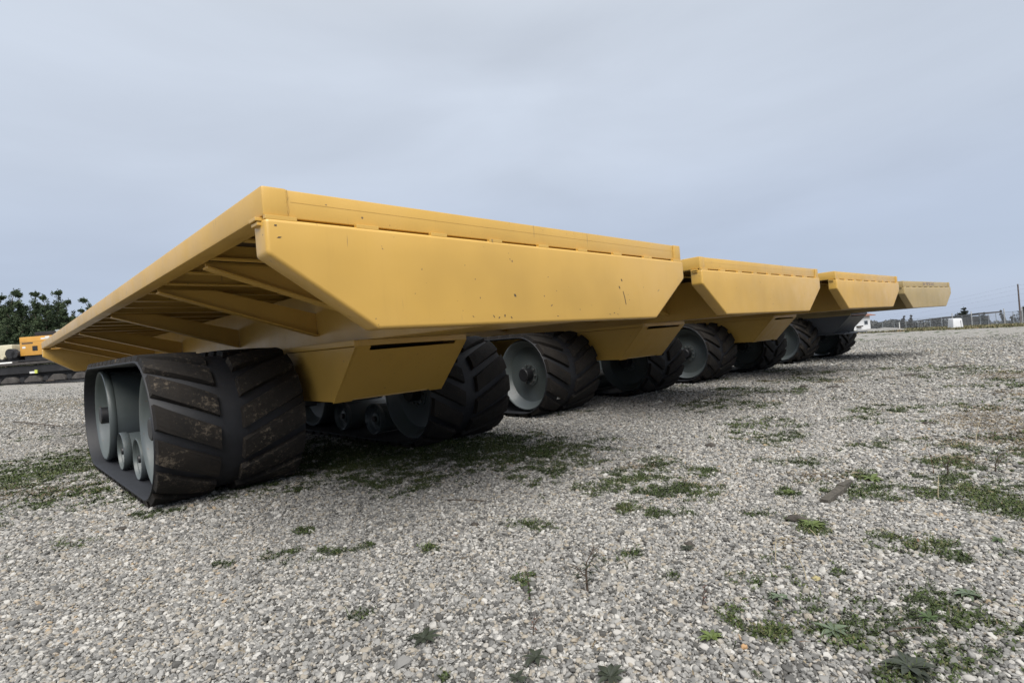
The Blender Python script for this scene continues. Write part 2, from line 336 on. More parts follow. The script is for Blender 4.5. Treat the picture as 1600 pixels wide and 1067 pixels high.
    iop = nn.new('GeometryNodeInstanceOnPoints'); ll.new(gi.outputs[0], iop.inputs['Points']); ll.new(g2i.outputs[0], iop.inputs['Instance'])
    iop.inputs['Pick Instance'].default_value = True
    ri = nn.new('FunctionNodeRandomValue'); ri.data_type = 'INT'
    for q in ri.inputs:
        if q.type == 'INT' and q.name == 'Min': q.default_value = 0
        if q.type == 'INT' and q.name == 'Max': q.default_value = 6
    ll.new([q for q in ri.outputs if q.type == 'INT'][0], iop.inputs['Instance Index'])
    def na(nm, sock):
        q = nn.new('GeometryNodeInputNamedAttribute'); q.data_type = 'FLOAT_VECTOR'; q.inputs[0].default_value = nm; ll.new(q.outputs[0], sock)
    na('scl', iop.inputs['Scale'])
    q = nn.new('GeometryNodeInputNamedAttribute'); q.data_type = 'FLOAT_VECTOR'; q.inputs[0].default_value = 'rot'
    e2r = nn.new('FunctionNodeEulerToRotation'); ll.new(q.outputs[0], e2r.inputs[0]); ll.new(e2r.outputs[0], iop.inputs['Rotation'])
    ll.new(iop.outputs[0], go.inputs[0])
    md = o.modifiers.new('scatter', 'NODES'); md.node_group = g
    print('gravel stones', n)
build_gravel()

# ------------------------------------------------------------------ track geometry shared by all trailers
TW = 1.364; YF, YB, ZC = 3.50, 6.66, .735; RB = .677; RI = .645; RL = .735
SL = YB-YF; PER = 2*math.pi*RB+2*SL
def path(s, R):
    """point at arc length s (measured on the belt's outer face) of a loop of radius R: down the front, back along the ground, up and over"""
    s %= PER; half = math.pi*RB
    if s < half:
        a = math.pi/2+s/RB; return YF+R*math.cos(a), ZC+R*math.sin(a)
    s -= half
    if s < SL: return YF+s, ZC-R
    s -= SL
    if s < half:
        a = -math.pi/2+s/RB; return YB+R*math.cos(a), ZC+R*math.sin(a)
    s -= half; return YB-s, ZC+R
def belt_mesh():
    m = MB(); n = 96; vs = []; fs = []
    prof = [(0.012, RI+.006), (0, RI+.014), (0, RB-.008), (.012, RB), (TW-.012, RB), (TW, RB-.008), (TW, RI+.014), (TW-.012, RI+.006), (TW*.56, RI), (TW*.44, RI)]
    for k in range(n):
        s = PER*k/n
        for (x, R) in prof: y, z = path(s, R); vs.append((x, y, z))
    q = len(prof)
    for k in range(n):
        for i in range(q): fs.append((k*q+i, ((k+1) % n)*q+i, ((k+1) % n)*q+(i+1) % q, k*q+(i+1) % q))
    m.add(vs, fs); me = m.mesh('track_belt', RUB, smooth=True); return me
def lug_mesh(s0, x0, x1, skew, wid, mt, hook=True):
    NX, NS = 5, 5; m = MB(); top = []; bot = []
    for i in range(NX+1):
        u = i/NX; x = x0+(x1-x0)*u; sc = s0+skew*u
        wd = wid*(1-.10*u)
        for j in range(NS+1):
            v = j/NS-.5; end = (i in (0, NX)) 
            s = sc+v*(wd-.022); y, z = path(s, RL-(.004 if end or j in (0, NS) else 0)); xx = x+(.012 if i == 0 else (-.012 if i == NX else 0))*(1 if x1 > x0 else -1)
            top.append((xx, y, z)); y, z = path(sc+v*wd, RB-.003); bot.append((x, y, z))
    W_ = NS+1; nt_ = len(top); fs = []
    for i in range(NX):
        for j in range(NS): fs.append((i*W_+j, i*W_+j+1, (i+1)*W_+j+1, (i+1)*W_+j))
    per = [i*W_ for i in range(NX+1)]+[NX*W_+j for j in range(1, W_)]+[i*W_+NS for i in range(NX-1, -1, -1)]+[j for j in range(NS-1, 0, -1)]
    for a in range(len(per)):
        b = (a+1) % len(per); fs.append((per[a], per[b], per[b]+nt_, per[a]+nt_))
    m.add(top+bot, fs); return m.mesh('tread_lug', mt)
NL = 35; PITCH_L = PER/NL
LUGS = []; LUGS_B = []
for k in range(NL):
    LUGS.append(lug_mesh(k*PITCH_L, .01, .545, .27, .228, LUG)); LUGS.append(lug_mesh((k+.45)*PITCH_L, TW-.01, .735, .27, .228, LUG))
    LUGS_B.append(lug_mesh(k*PITCH_L, .01, .76, .36, .15, LUG_B)); LUGS_B.append(lug_mesh((k+.5)*PITCH_L, TW-.01, .60, .36, .15, LUG_B))
BELT = belt_mesh()
def wheel_mesh(R, W_, rec):
    h = []
    lip = R*.09
    h = [(rec, 0), (rec, R*.30), (rec+.012, R*.34), (rec+.03, R*.60), (rec+.01, R*.78), (rec*.55, R*.86), (.035, R-lip), (.012, R-lip*.8), (0, R-lip*.45), (.006, R-lip*.15), (.03, R), (.07, R-.003), (.09, R-.02)]
    prof = h+[(W_-x, r) for (x, r) in h[::-1]]
    return MB().lathe(prof, 56).mesh('track_wheel', WHEEL, smooth=True)
def hub_mesh(R, rec, out_, br, nb):
    m = MB(); pass
    m.lathe([(rec-.02, R), (rec-out_+.01, R), (rec-out_, R*.9), (rec-out_, 0)], 24)
    return m.mesh('wheel_hub', HUB, smooth=True)
def flange_mesh(rec, br): return MB().lathe([(rec+.01, 0), (rec+.01, br*1.25), (rec-.015, br*1.25), (rec-.02, br*1.15), (rec-.02, 0)], 24).mesh('hub_flange', WHEEL, smooth=True)
def bolt_mesh(): return MB().lathe([(.0, 0), (.0, .019), (-.03, .019), (-.034, .012), (-.034, 0)], 6).mesh('wheel_bolt', BOLT)
WH = wheel_mesh(.625, TW-.24, .15); RO = wheel_mesh(.235, TW-.30, .07)
HB = hub_mesh(.115, .15, .17, .165, 10); RH = hub_mesh(.045, .07, .06, .075, 6); BM = bolt_mesh(); FLW = flange_mesh(.15, .165); FLR = flange_mesh(.07, .075)
def lens_disc(): pass

def track(parent, x0, dz, lugs, first_mat=None, inset=.12):
    b = link(D.objects.new('track_belt', BELT), parent); b.location = (x0, 0, dz)
    for me in lugs:
        o = link(D.objects.new('tread_lug', me), b)
        if first_mat: o.material_slots[0].link = 'OBJECT'; o.material_slots[0].material = first_mat
    for (y, z, me, hb, br, nb, rec, ins) in ((YF, ZC, WH, HB, .165, 10, .15, inset), (YB, ZC, WH, HB, .165, 10, .15, inset),
                                        (YF+1.07, .09+.235, RO, RH, .075, 6, .07, inset+.03), (YB-1.07, .09+.235, RO, RH, .075, 6, .07, inset+.03)):
        wname = 'track_wheel' if me is WH else 'track_roller'
        wo = link(D.objects.new(wname, me), parent); wo.location = (x0+ins, y, z+dz)
        wo.rotation_euler = (random.uniform(0, 6), 0, 0)
        h = link(D.objects.new('wheel_hub', hb), wo); link(D.objects.new('hub_flange', FLW if me is WH else FLR), wo)
        if me is WH:
            for k in range(10):
                q = link(D.objects.new('wheel_bolt', BM), wo); a = 2*math.pi*k/10; q.location = (rec-.018, br*math.cos(a), br*math.sin(a))
    # dark walking beam that carries the wheels, in the middle of the drum
    return b

# ------------------------------------------------------------------ the trailers
W, LEN, ZT, ZR, ZP, ZK, ZB, INS = 4.2816, 14.58, 2.1995, 2.045, 2.030, 1.847, 1.446, .602
RIBS = [1.50, 3.0, 5.55, 8.7, 10.95, 13.0]
SHIMS = [(.004, .168), (.51, .653), (1.031, 1.158), (1.533, 1.655), (2.042, 2.156), (2.527, 2.648), (3.029, 3.158), (3.536, 3.675), (4.09, 4.277)]
def trailer(idx, loc, rz, label, dzs):
    t = thing('tracked_trailer', label, 'trailer', loc, rz, 'yellow tracked trailers parked side by side')
    P = YEL_OLD if idx == 3 else YEL
    SP = GREY_STEEL if idx == 3 else P
    RW = .13
    for x in (0, W-RW):
        m = MB(); m.box((x, 0, ZR), (x+RW, LEN, ZT)); m.obj('side_rail', P, t, bevel=.014, smooth=True)
    for (y0, y1) in ((.012, .13), (LEN-.13, LEN-.012)):
        m = MB(); m.box((RW+.003, y0, ZR+.002), (W-RW-.003, y1, ZT-.003)); m.obj('end_rail', P, t, bevel=.009, smooth=True); f0 = y0 if y0 < 1 else y1
        MB().box((RW+.02, f0-.0012, ZR+.088), (W-RW-.02, f0+.0012, ZR+.0895)).obj('rail_seam', P, t)
        for xw in (RW+.001, W-RW-.001): MB().tube([(xw+random.uniform(-.003, .003), f0-.002, ZR+.004+(ZT-ZR-.01)*i/9) for i in range(10)], [random.uniform(.004, .008) for i in range(10)], 5).obj('weld_bead', P, t, smooth=True)
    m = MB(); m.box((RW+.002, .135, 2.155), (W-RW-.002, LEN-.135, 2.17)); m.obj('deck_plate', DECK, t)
    y = .66; k = 0
    while y < LEN-.5:
        m = MB(); m.box((RW+.004, y, 2.06), (W-RW-.004, y+.012, 2.152)); m.box((RW+.004, y-.035, 2.048), (W-RW-.004, y+.045, 2.0595)); m.obj('deck_joist', P, t); y += .675
    # end beams: tapering box plates with a rolled lower edge
    pr = [(0, ZP), (0, ZK), (INS, ZB), (W-INS, ZB), (W, ZK), (W, ZP)]
    for (y0, y1) in ((-.021, .14), (LEN-.14, LEN+.021)):
        m = MB(); m.prism(pr, 'y', y0, y1); m.obj('end_beam', P, t, bevel=.022, seg=3, smooth=True)
        # shims that carry the rail, gaps left open between them
        xs = SHIMS
        for (a, b) in xs:
            m = MB(); ya, yb_ = (y0+.006, y0+.035) if y0 < 1 else (y1-.035, y1-.006); m.box((a, ya, ZP-.004), (b, yb_, ZR+.003)); m.obj('rail_shim', P, t, bevel=.002)
    m = MB(); m.box((-.03, .03, 2.022), (.09, .12, 2.04)); m.box((-.02, .035, 2.0), (.08, .115, 2.018)); m.obj('corner_tab', P, t, bevel=.003)
    # longitudinal girder webs, flanges and outrigger struts
    GX = 1.62
    for s in (0, 1):
        f = (lambda x: x) if s == 0 else (lambda x: W-x)
        def bx(m, x0, y0, z0, x1, y1, z1): a, b = sorted((f(x0), f(x1))); return m.box((a, y0, z0), (b, y1, z1))
        m = MB(); bx(m, GX, .145, 1.452, GX+.016, LEN-.145, 2.044); m.obj('girder_web', P, t)
        m = MB(); bx(m, 1.455, 1.88, 1.3895, 1.75, LEN-1.88, 1.449); m.obj('girder_flange', P, t, bevel=.008)
        for y in RIBS:
            m = MB()
            poly = [(RW+.003, 2.044), (RW+.003, 2.022), (GX-.003, 1.560), (GX-.003, 1.80), (.62, 2.044)]
            m.prism([(f(a), b) for a, b in poly], 'y', y, y+.014)
            fl = [(RW+.003, 2.022), (RW+.003, 2.008), (GX-.003, 1.546), (GX-.003, 1.5605)]
            m.prism([(f(a), b) for a, b in fl], 'y', y-.055, y+.065)
            m.obj('outrigger_strut', P, t)
            continue
            m = MB(); gp = [(GX-.004, 1.80), (GX-.004, 1.46), (GX-.03, 1.46), (GX-.10, 1.53), (GX-.04, 1.56)]
            m.prism([(f(a), b) for a, b in gp[:]], 'y', y-.01, y+.024); m.obj('gusset_plate', P, t)
    for y in np.arange(1.1, LEN-.6, 1.35):
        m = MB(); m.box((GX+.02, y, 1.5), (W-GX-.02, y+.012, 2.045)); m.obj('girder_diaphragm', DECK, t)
    # hopper shaped bogie box between the tracks
    x0, x1 = 1.485, W-1.485+.03
    yt, yb = 1.90, 2.42; zt, zb = 1.385, .845
    for s, x in ((0, x0), (1, x1-.014)):
        poly = [(yt, zt), (LEN-yt-5, zt), (LEN-yb-5, zb), (yb, zb)]
        m = MB(); m.prism(poly, 'x', x, x+.014); m.obj('bogie_side_plate', SP, t, bevel=.003)
    for a, b in ((.16, 1.86), (LEN-1.86, LEN-.16)):
        m = MB(); m.box((GX+.02, a, 1.449), (W-GX-.02, b, 1.461)); m.obj('soffit_plate', SP if idx == 3 else P, t)
    # sloping end plates with a notch at the top and raised middle at the foot
    def slope(xx, zz, far=False, off=0):
        k = (zt-zz)/(zt-zb); y = yt+(yb-yt)*k-off; return (xx, (LEN-5-y) if far else y, zz)
    for far in (False, True):
        a = x0-.012; b = x1+.012
        pl = [(a, zt+.004), (a+.17, zt+.004), (a+.17, zt-.040), (b-.15, zt-.028), (b-.15, zt+.004), (b, zt+.004), (b-.0, zb-.012), (b-.17, zb-.012), (b-.19, zb+.012), (a+.22, zb+.012), (a+.20, zb-.012), (a, zb-.012)]
        m = MB(); n = len(pl); vs_ = [slope(x, z, far) for x, z in pl]+[slope(x, z, far, -.016) for x, z in pl]
        m.add(vs_, [tuple(range(n)), tuple(range(2*n-1, n-1, -1))]+[(i, i+n, (i+1) % n+n, (i+1) % n) for i in range(n)]); m.obj('bogie_end_plate', SP, t)
    m = MB(); m.box((x0+.016, yb+.03, zb-.004), (x1-.016, LEN-yb-5.03, zb+.01)); m.obj('bogie_floor_plate', SP, t)
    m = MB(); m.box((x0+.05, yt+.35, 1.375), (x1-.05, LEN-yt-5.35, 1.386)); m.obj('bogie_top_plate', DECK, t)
    for a in (1.872, LEN-5-1.90): MB().box((x0+.02, a, 1.392), (x1-.02, a+.028, 1.4475)).obj('cross_strip', SP, t, bevel=.003)
    if idx == 3:
        m = MB(); m.box((x0-.1, yb-.35, zb-.04), (x1+.45, yb+2.6, zb-.014)); m.obj('skid_plate', SP, t, bevel=.004)
    ym = (YF+YB)/2
    m = MB(); m.lathe([(.42, 0), (.42, .10), (W-.42, .10), (W-.42, 0)], 20, (0, ym, ZC+(dzs[0]+dzs[1])/2)); m.obj('axle_tube', HUB, t, smooth=True)
    m = MB(); m.box((1.9, ym-.22, .62), (2.4, ym+.22, zb-.006)); m.obj('axle_mount', HUB, t, bevel=.02)
    track(t, -.015, dzs[0], LUGS_B if idx == 3 else LUGS, LUG_MUD if idx == 0 else None)
    track(t, 3.03-.075, dzs[1], LUGS_B if idx == 3 else LUGS)
    return t
UN = [((1.05119, 2.80063), 0, 'nearest yellow tracked trailer, its ribbed underside and muddy left track in full view'),
      ((6.56346, 3.19530), -.0313, 'second yellow tracked trailer in the row, just behind the right end of the nearest one'),
      ((12.07142, 3.10768), -.0609, 'third yellow tracked trailer in the row, between the second and the faded last one'),
      ((17.87322, 2.99495), -.1162, 'farthest tracked trailer, faded yellow with a stained rail and dark grey box between its tracks')]
for i, (l, rz, lab) in enumerate(UN):
    z0 = (0, .03, .05, .0)[i]
    dz = []
    for xx in (.7, 3.6):
        c, s = math.cos(rz), math.sin(rz); gx = l[0]+c*xx-s*4.5; gy = l[1]+s*xx+c*4.5
        dz.append(float(ground_z(gx, gy))-z0)
    trailer(i, (l[0], l[1], z0), rz, lab, dz)

# ------------------------------------------------------------------ small marks on the trailers
def plate(name, m, cx, w_, h_, parent, loc, rot): 
    o = MB().box((-w_/2, -.0015, -h_/2), (w_/2, .0015, h_/2)).obj(name, m, parent); o.location = loc; o.rotation_euler = rot; return o
WHITE = simple('white_label', (0.600, 0.600, 0.576), .6, 0, .05); DARKMARK = simple('dark_print', (.03, .03, .035), .6)
trs = [o for o in C.objects if o.name.startswith('tracked_trailer') and o.parent is None]
y_, z_ = path(math.pi*RB*.70, RL+.006)
a_ = .70*math.pi
lab = plate('paper_label', WHITE, 0, .10, .06, trs[1], (.33, y_, z_), ((a_-math.pi/2), .0, 0)); lab['label'] = 'small white paper label stuck on a tread lug'
for k in range(3):
    q = MB().box((-.035, -.003, -.012+.012*k), (.03-.01*k, -.0016, -.007+.012*k)).obj('label_print', DARKMARK, lab)
SCR = simple('scratch_primer', (.06, .045, .03), .7)
def scratch(pts, w_, par=None):
    m = MB(); 
    for (xa, za), (xb, zb) in zip(pts, pts[1:]):
        m.add([(xa-w_, -.0222, za), (xa+w_, -.0222, za), (xb+w_, -.0222, zb), (xb-w_, -.0222, zb)], [(0, 1, 2, 3)])
    return m.obj('paint_scratch', SCR, par or trs[0])
scratch([(3.125, 1.70), (3.145, 1.64), (3.157, 1.578)], .005); scratch([(3.068, 1.745), (3.078, 1.722)], .007); scratch([(1.735, 1.66), (1.742, 1.64)], .009); scratch([(3.11, 1.81), (3.12, 1.79)], .008)
for (a, b) in ((1.52, 1.493), (1.56, 1.486), (1.62, 1.496), (1.69, 1.484), (1.33, 1.50), (2.9, 1.49), (2.96, 1.50), (3.02, 1.487), (2.2, 1.488), (.05, 1.99), (.06, 1.93)): scratch([(a, b), (a+random.uniform(-.012, .012), b+random.uniform(.006, .018))], random.uniform(.004, .009))
scratch([(1.45, 1.51), (1.85, 1.507)], .004) if False else None
# worn dark stain on the rail of the farthest trailer
def stain_mat():
    m, t, b = mat('rail_stain'); n = noise(t, 9, 5, .7)
    t.links.new(ramp_(t, n, [(.40, (.50, .36, .16)), (.55, (.10, .09, .11))]), b.inputs['Base Color']); b.inputs['Roughness'].default_value = .7; return m
o = MB().box((1.7, -.0035+.012, ZR+.05), (2.7, .0105, ZT-.03)).obj('rail_stain', stain_mat(), trs[3])

# ------------------------------------------------------------------ moss, grass blades and dead thatch on the gravel (uncountable)
def leaf_material(name, stops):
    m, t, b = mat(name); a = t.nodes.new('ShaderNodeAttribute'); a.attribute_name = 'tone'
    t.links.new(ramp_(t, a.outputs['Fac'], stops), b.inputs['Base Color']); b.inputs['Roughness'].default_value = .7; b.inputs['Specular IOR Level'].default_value = .25
    return m
def blades(name, X, Y, Z, ln, wd, tilt, m):
    n = X.size; a = RNG.uniform(0, 2*math.pi, n); el = tilt
    d = np.stack([np.cos(a)*np.cos(el), np.sin(a)*np.cos(el), np.sin(el)], -1); sd = np.stack([-np.sin(a), np.cos(a), RNG.uniform(-.4, .4, n)], -1)
    p = np.stack([X, Y, Z], -1); bend = np.stack([np.cos(a), np.sin(a), -.5*np.ones(n)], -1)*(ln*.25)[:, None]
    v0 = p-sd*(wd/2)[:, None]; v1 = p+sd*(wd/2)[:, None]; mid = p+d*(ln*.55)[:, None]
    v2 = mid+sd*(wd*.42)[:, None]; v3 = mid-sd*(wd*.42)[:, None]; v4 = p+d*ln[:, None]+bend
    co = np.stack([v0, v1, v2, v3, v4], 1).reshape(-1, 3).astype(np.float32)
    b = np.arange(n)*5; f = np.stack([b, b+1, b+2, b, b+2, b+3, b+3, b+2, b+4], -1).reshape(-1).astype(np.int32)
    me = D.meshes.new(name); me.vertices.add(len(co)); me.vertices.foreach_set('co', co.ravel()); me.loops.add(len(f)); me.loops.foreach_set('vertex_index', f)
    me.polygons.add(len(f)//3); me.polygons.foreach_set('loop_start', np.arange(0, len(f), 3, dtype=np.int32)); me.update(calc_edges=True)
    at = me.attributes.new('tone', 'FLOAT', 'POINT'); at.data.foreach_set('value', np.repeat(np.clip(RNG.normal(.5, .2, n)+(fbm(X, Y, 3, 77)-.5)*.8, 0, 1), 5).astype(np.float32))
    me.materials.append(m); o = link(D.objects.new(name, me)); o['kind'] = 'stuff'; return o
GREEN = leaf_material('moss_leaves', [(0, (.013, .018, .008)), (.4, (.030, .044, .013)), (.75, (.056, .080, .022)), (1, (.10, .092, .042))])
BROWN = leaf_material('dead_thatch', [(0, (.05, .035, .025)), (.45, (.13, .10, .06)), (.8, (.24, .20, .13)), (1, (.16, .09, .05))])
def scatter_mask(n, r0, r1, kind, thr):
    X, Y = wedge_points(r0, r1, n); m = masks(X, Y)[kind]; k = RNG.uniform(0, 1, n)*(1-thr)+thr < m*(.8 if kind == 0 else 1); return X[k], Y[k]
for nm, kind, n1, r0, r1, lo, hi, wlo, whi, tl, th, M_ in (
        ('moss', 0, 900000, 1.3, 7, .007, .019, .005, .011, .15, 1.2, GREEN), ('moss', 0, 900000, 7, 17, .016, .036, .010, .02, .15, 1.1, GREEN),
        ('grass', 0, 130000, 1.3, 12, .03, .07, .002, .004, .6, 1.4, GREEN), ('dead_thatch', 1, 350000, 1.3, 16, .02, .06, .004, .010, .0, .6, BROWN)):
    X, Y = scatter_mask(n1, r0, r1, kind, .18); n = X.size
    print(nm, n)
    blades(nm, X, Y, ground_z(X, Y)+RNG.uniform(-.002, .012, n), RNG.uniform(lo, hi, n), RNG.uniform(wlo, whi, n), RNG.uniform(tl, th, n), M_)
# fallen bits: tiny twigs and leaf scraps over the whole lot
X, Y = wedge_points(1.3, 14, 5000); n = X.size
o = blades('leaf_litter', X, Y, ground_z(X, Y)+RNG.uniform(.004, .016, n), RNG.uniform(.012, .045, n), RNG.uniform(.002, .009, n), RNG.uniform(0, .5, n), BROWN)

# ------------------------------------------------------------------ weeds, each a thing of its own
def leaf_geo(m, base, az, el, ln, wd, droop=.6):
    pts = []; p = Vector(base); e = el
    side = Vector((-math.sin(az), math.cos(az), 0)); n = 5; prof = (.25, .75, 1.0, .8, .35, .03); rows = []
    for i in range(n+1):
        rows.append((p-side*wd/2*prof[i]+Vector((0, 0, .12*wd)), p.copy(), p+side*wd/2*prof[i]+Vector((0, 0, .12*wd))))
        p = p+Vector((math.cos(az)*math.cos(e), math.sin(az)*math.cos(e), math.sin(e)))*(ln/n); e -= droop/n*1.6
    vs = [v for r in rows for v in r]; fs = []
    for i in range(n):
        for j in (0, 1): fs.append((i*3+j, i*3+j+1, i*3+j+4, i*3+j+3))
    m.add(vs, fs)
LM = {'dark': simple('dark_weed_leaf', (.022, .028, .017), .6, 0, .35, 30), 'green': simple('green_weed_leaf', (.035, .060, .016), .55, 0, .35, 30), 'grey': simple('grey_green_leaf', (.075, .10, .06), .6, 0, .25, 30),
      'lime': simple('lime_leaf', (.072, .10, .022), .55, 0, .3, 30), 'red': simple('reddish_leaf', (.09, .038, .024), .6, 0, .4, 30), 'stem': simple('twig_bark', (.055, .038, .026), .8, 0, .3, 40), 'straw': simple('straw_stem', (.42, .36, .24), .7, 0, .2, 30)}
def rosette(px, py, w, n, kind, label, up=.5):
    c = on_ground(px, py); t = thing('rosette_weed', label, 'weed', (c.x, c.y, .004))
    for k in range(n):
        m = MB(); az = 2*math.pi*k/n+random.uniform(-.3, .3); leaf_geo(m, (0, 0, .004), az, random.uniform(.15, up), w*random.uniform(.38, .58), w*random.uniform(.13, .2), random.uniform(.3, .8)); m.obj('leaf', LM[kind], t, smooth=True)
    return t
def twig_plant(px, py, h, kind, nleaf, label, spread=.5, name='twiggy_weed'):
    c = on_ground(px, py); t = thing(name, label, 'weed', (c.x, c.y, -.005)); m = MB(); tips = []
    def br(p, d, ln, r, lv):
        n = 4; pts = [p]; 
        for i in range(n): d = (d+Vector((random.uniform(-1, 1), random.uniform(-1, 1), random.uniform(-.3, .5)))*.16).normalized(); p = p+d*ln/n; pts.append(p)
        m.tube(pts, [r*(1-.12*i) for i in range(n+1)], 5); tips.append(pts[-1]); tips.append(pts[2])
        if lv:
            for i in (2, 3, 4):
                az_ = random.uniform(0, 6.28); dd = (d+Vector((math.cos(az_), math.sin(az_), random.uniform(.0, .5)))*spread*1.7).normalized(); br(pts[i], dd, ln*random.uniform(.45, .7), r*.55, lv-1)
    br(Vector((0, 0, 0)), Vector((0, 0, 1)), h*.55, .0052*min(h, .3)/.2, 2)
    m.obj('stem', LM['stem'], t)
    for k in range(nleaf):
        p = random.choice(tips)*random.uniform(.25, 1) if kind else None
        m = MB(); leaf_geo(m, p, random.uniform(0, 6.28), random.uniform(-.3, .9), h*random.uniform(.10, .17), h*random.uniform(.04, .08)); m.obj('leaf', LM[kind], t, smooth=True)
    return t
twig_plant(918, 922, .27, 'dark', 20, 'tallest leafless twiggy weed in the foreground gravel, dark brown with forked tips')
twig_plant(1098, 945, .13, 'red', 12, 'small forked twig with reddish leaf scraps, right of the tallest twiggy weed')
twig_plant(828, 935, .17, 'green', 22, 'thin green leafy weed left of the tallest twiggy weed')
twig_plant(833, 992, .11, 'red', 12, 'short weed with red and brown leaves below the thin green leafy one')
twig_plant(1480, 745, .22, 'green', 14, 'sparse wiry weed standing in the green patch at the right', .8)
twig_plant(1555, 740, .22, 'green', 10, 'tall wispy dead weed near the right edge, behind the green patch', .8)
twig_plant(1048, 610, .42, 'dark', 26, 'scraggly weed beside the right track of the second trailer', .8)
for a in ((662, 1000, .17, 10, 'dark', 'dark drooping rosette weed at the bottom, left of centre'), (838, 1030, .15, 9, 'dark', 'dark broad-leaved rosette below the short red-leaved weed'), (955, 1060, .17, 9, 'dark', 'dark broad-leaved rosette cut by the bottom edge near the centre'),
          (1074, 858, .11, 9, 'dark', 'compact dark grey-green clump behind the small forked twig'), (1112, 998, .12, 14, 'lime', 'bright yellow-green rosette in the foreground gravel'), (1422, 1045, .19, 20, 'dark', 'widest dark green rosette, at the bottom right'),
          (1512, 930, .15, 10, 'grey', 'pale grey-green rosette right of centre in the foreground gravel'), (1303, 988, .16, 10, 'grey', 'flat grey-green rosette between two moss tufts at lower right'), (1218, 935, .13, 9, 'grey', 'flat grey-green rosette above the dark moss tufts'),
          (1270, 822, .18, 16, 'lime', 'leafy lime green tuft beside a dark clod right of the forked twig'), (1362, 750, .20, 14, 'lime', 'yellow-green grassy tuft right of the weathered plank'), (1232, 770, .12, 16, 'lime', 'low bright moss tuft left of the weathered plank'),
          (1452, 968, .10, 9, 'green', 'small dark green rosette on pale gravel at lower right'), (808, 1062, .1, 9, 'dark', 'small dark rosette at the very bottom beside the broad-leaved one'), (1560, 845, .10, 9, 'green', 'small green rosette near the right edge below the green patch')):
    rosette(*a)
def stalk(px, py, h, lean, kind, label):
    c = on_ground(px, py); m = MB(); d = CR*lean; pts = [Vector((c.x, c.y, 0))+Vector((d.x, d.y, 0))*h*(i/5)**1.6+Vector((0, 0, h*i/5)) for i in range(6)]
    m.tube(pts, [.003-.0003*i for i in range(6)], 5); m.tube([pts[3], pts[3]+Vector((.02, -.01, .05))*h*3], [.002, .001], 4); tag(m.obj('dry_stalk', LM[kind], None), label, 'weed')
stalk(1459, 740, .20, -.15, 'red', 'red-brown stalk standing at the left end of the green patch at right')
stalk(1466, 778, .16, .1, 'straw', 'pale straw stalk in the middle of the green patch at right')
stalk(1260, 905, .17, -.35, 'straw', 'bleached curved stalk left of the pale rosette')
stalk(1290, 862, .14, -.6, 'straw', 'leaning straw stalk beside the leafy lime green tuft')
stalk(1525, 690, .24, .3, 'straw', 'straw stalk in the brown thatch at the right')
stalk(1212, 875, .13, .1, 'straw', 'short bleached stalk above the dark moss tufts')

# ------------------------------------------------------------------ things lying on the gravel
WOOD = simple('weathered_wood', (.062, .055, .044), .85, 0, .35, 30, .6); CLOD = simple('dark_clod', (.05, .043, .036), .9, 0, .4, 25, .6)
a, b = on_ground(1288, 786), on_ground(1334, 754); L_ = (b-a).length; t = thing('wood_plank', 'broken weathered grey plank lying on the gravel right of centre', 'plank', (a.x, a.y, 0), math.atan2((b-a).y, (b-a).x))
m = MB(); m.add([(0, -.03, .0), (0, .03, 0), (0, .027, .03), (0, -.027, .026), (L_*.60, -.032, .0), (L_*.60, .028, .0), (L_*.60, .025, .042), (L_*.60, -.028, .035)], [(0, 1, 2, 3), (7, 6, 5, 4), (0, 3, 7, 4), (1, 5, 6, 2), (3, 2, 6, 7), (0, 4, 5, 1)]); m.obj('plank_piece', WOOD, t, bevel=.005)
m = MB(); m.add([(L_*.57, -.02, .0), (L_*.57, .034, 0), (L_*.57, .03, .052), (L_*.57, -.016, .046), (L_*1.0, .0, .0), (L_*1.02, .045, .0), (L_*1.03, .035, .022), (L_*.97, .0, .028)], [(0, 1, 2, 3), (7, 6, 5, 4), (0, 3, 7, 4), (1, 5, 6, 2), (3, 2, 6, 7), (0, 4, 5, 1)]); m.obj('plank_piece', WOOD, t, bevel=.005)
def lump(px, py, w, h, label, name='dirt_clod', cat='clod', m_=CLOD, grp=None):
    c = on_ground(px, py); bm = bmesh.new(); bmesh.ops.create_icosphere(bm, subdivisions=3, radius=1); se = random.uniform(0, 50)
    from mathutils import noise as mn
    for v in bm.verts:
        v.co *= 1+.55*mn.noise(v.co*1.6+Vector((se, 0, 0)))+.2*mn.noise(v.co*5+Vector((0, se, 0))); v.co = Vector((v.co.x*w/2, v.co.y*w/3.2, max(v.co.z, -.4)*h))
    me = D.meshes.new(name); bm.to_mesh(me); bm.free(); me.materials.append(m_)
    for f in me.polygons: f.use_smooth = True
    o = link(D.objects.new(name, me)); o.location = (c.x, c.y, float(ground_z(c.x, c.y))+.004); o.rotation_euler = (0, 0, VIEW_RZ+random.uniform(-.3, .3)); return tag(o, label, cat, grp)
for q in ((191, 827, .09, .016, 'small dark clod in front of the nearest track'), (1110, 697, .13, .028, 'dark clod on open gravel in front of the second trailer'), (742, 820, .06, .014, 'dark clod in the gravel left of centre'),
          (1256, 605, .14, .05, 'small black lump standing up in front of the third trailer'), (1303, 605, .30, .025, 'flat dark scrap in front of the third trailer'), (1425, 586, .40, .03, 'flat dark scrap out on the open lot, farthest to the right'), (1245, 812, .13, .03, 'dark clod beside the leafy lime green tuft'),
          (1075, 852, .07, .018, 'dark clod under the compact grey-green clump'), (1000, 600, .10, .02, 'low clod beside the second trailer'), (960, 795, .05, .01, 'tiny dark clod left of two bright moss tufts'), (1495, 573, .35, .04, 'long dark scrap at the far right of the lot'),
          (1450, 662, .14, .02, 'dark clod near the brown thatch at right'), (1235, 598, .12, .02, 'low dark clod left of the small black lump')):
    lump(*q)
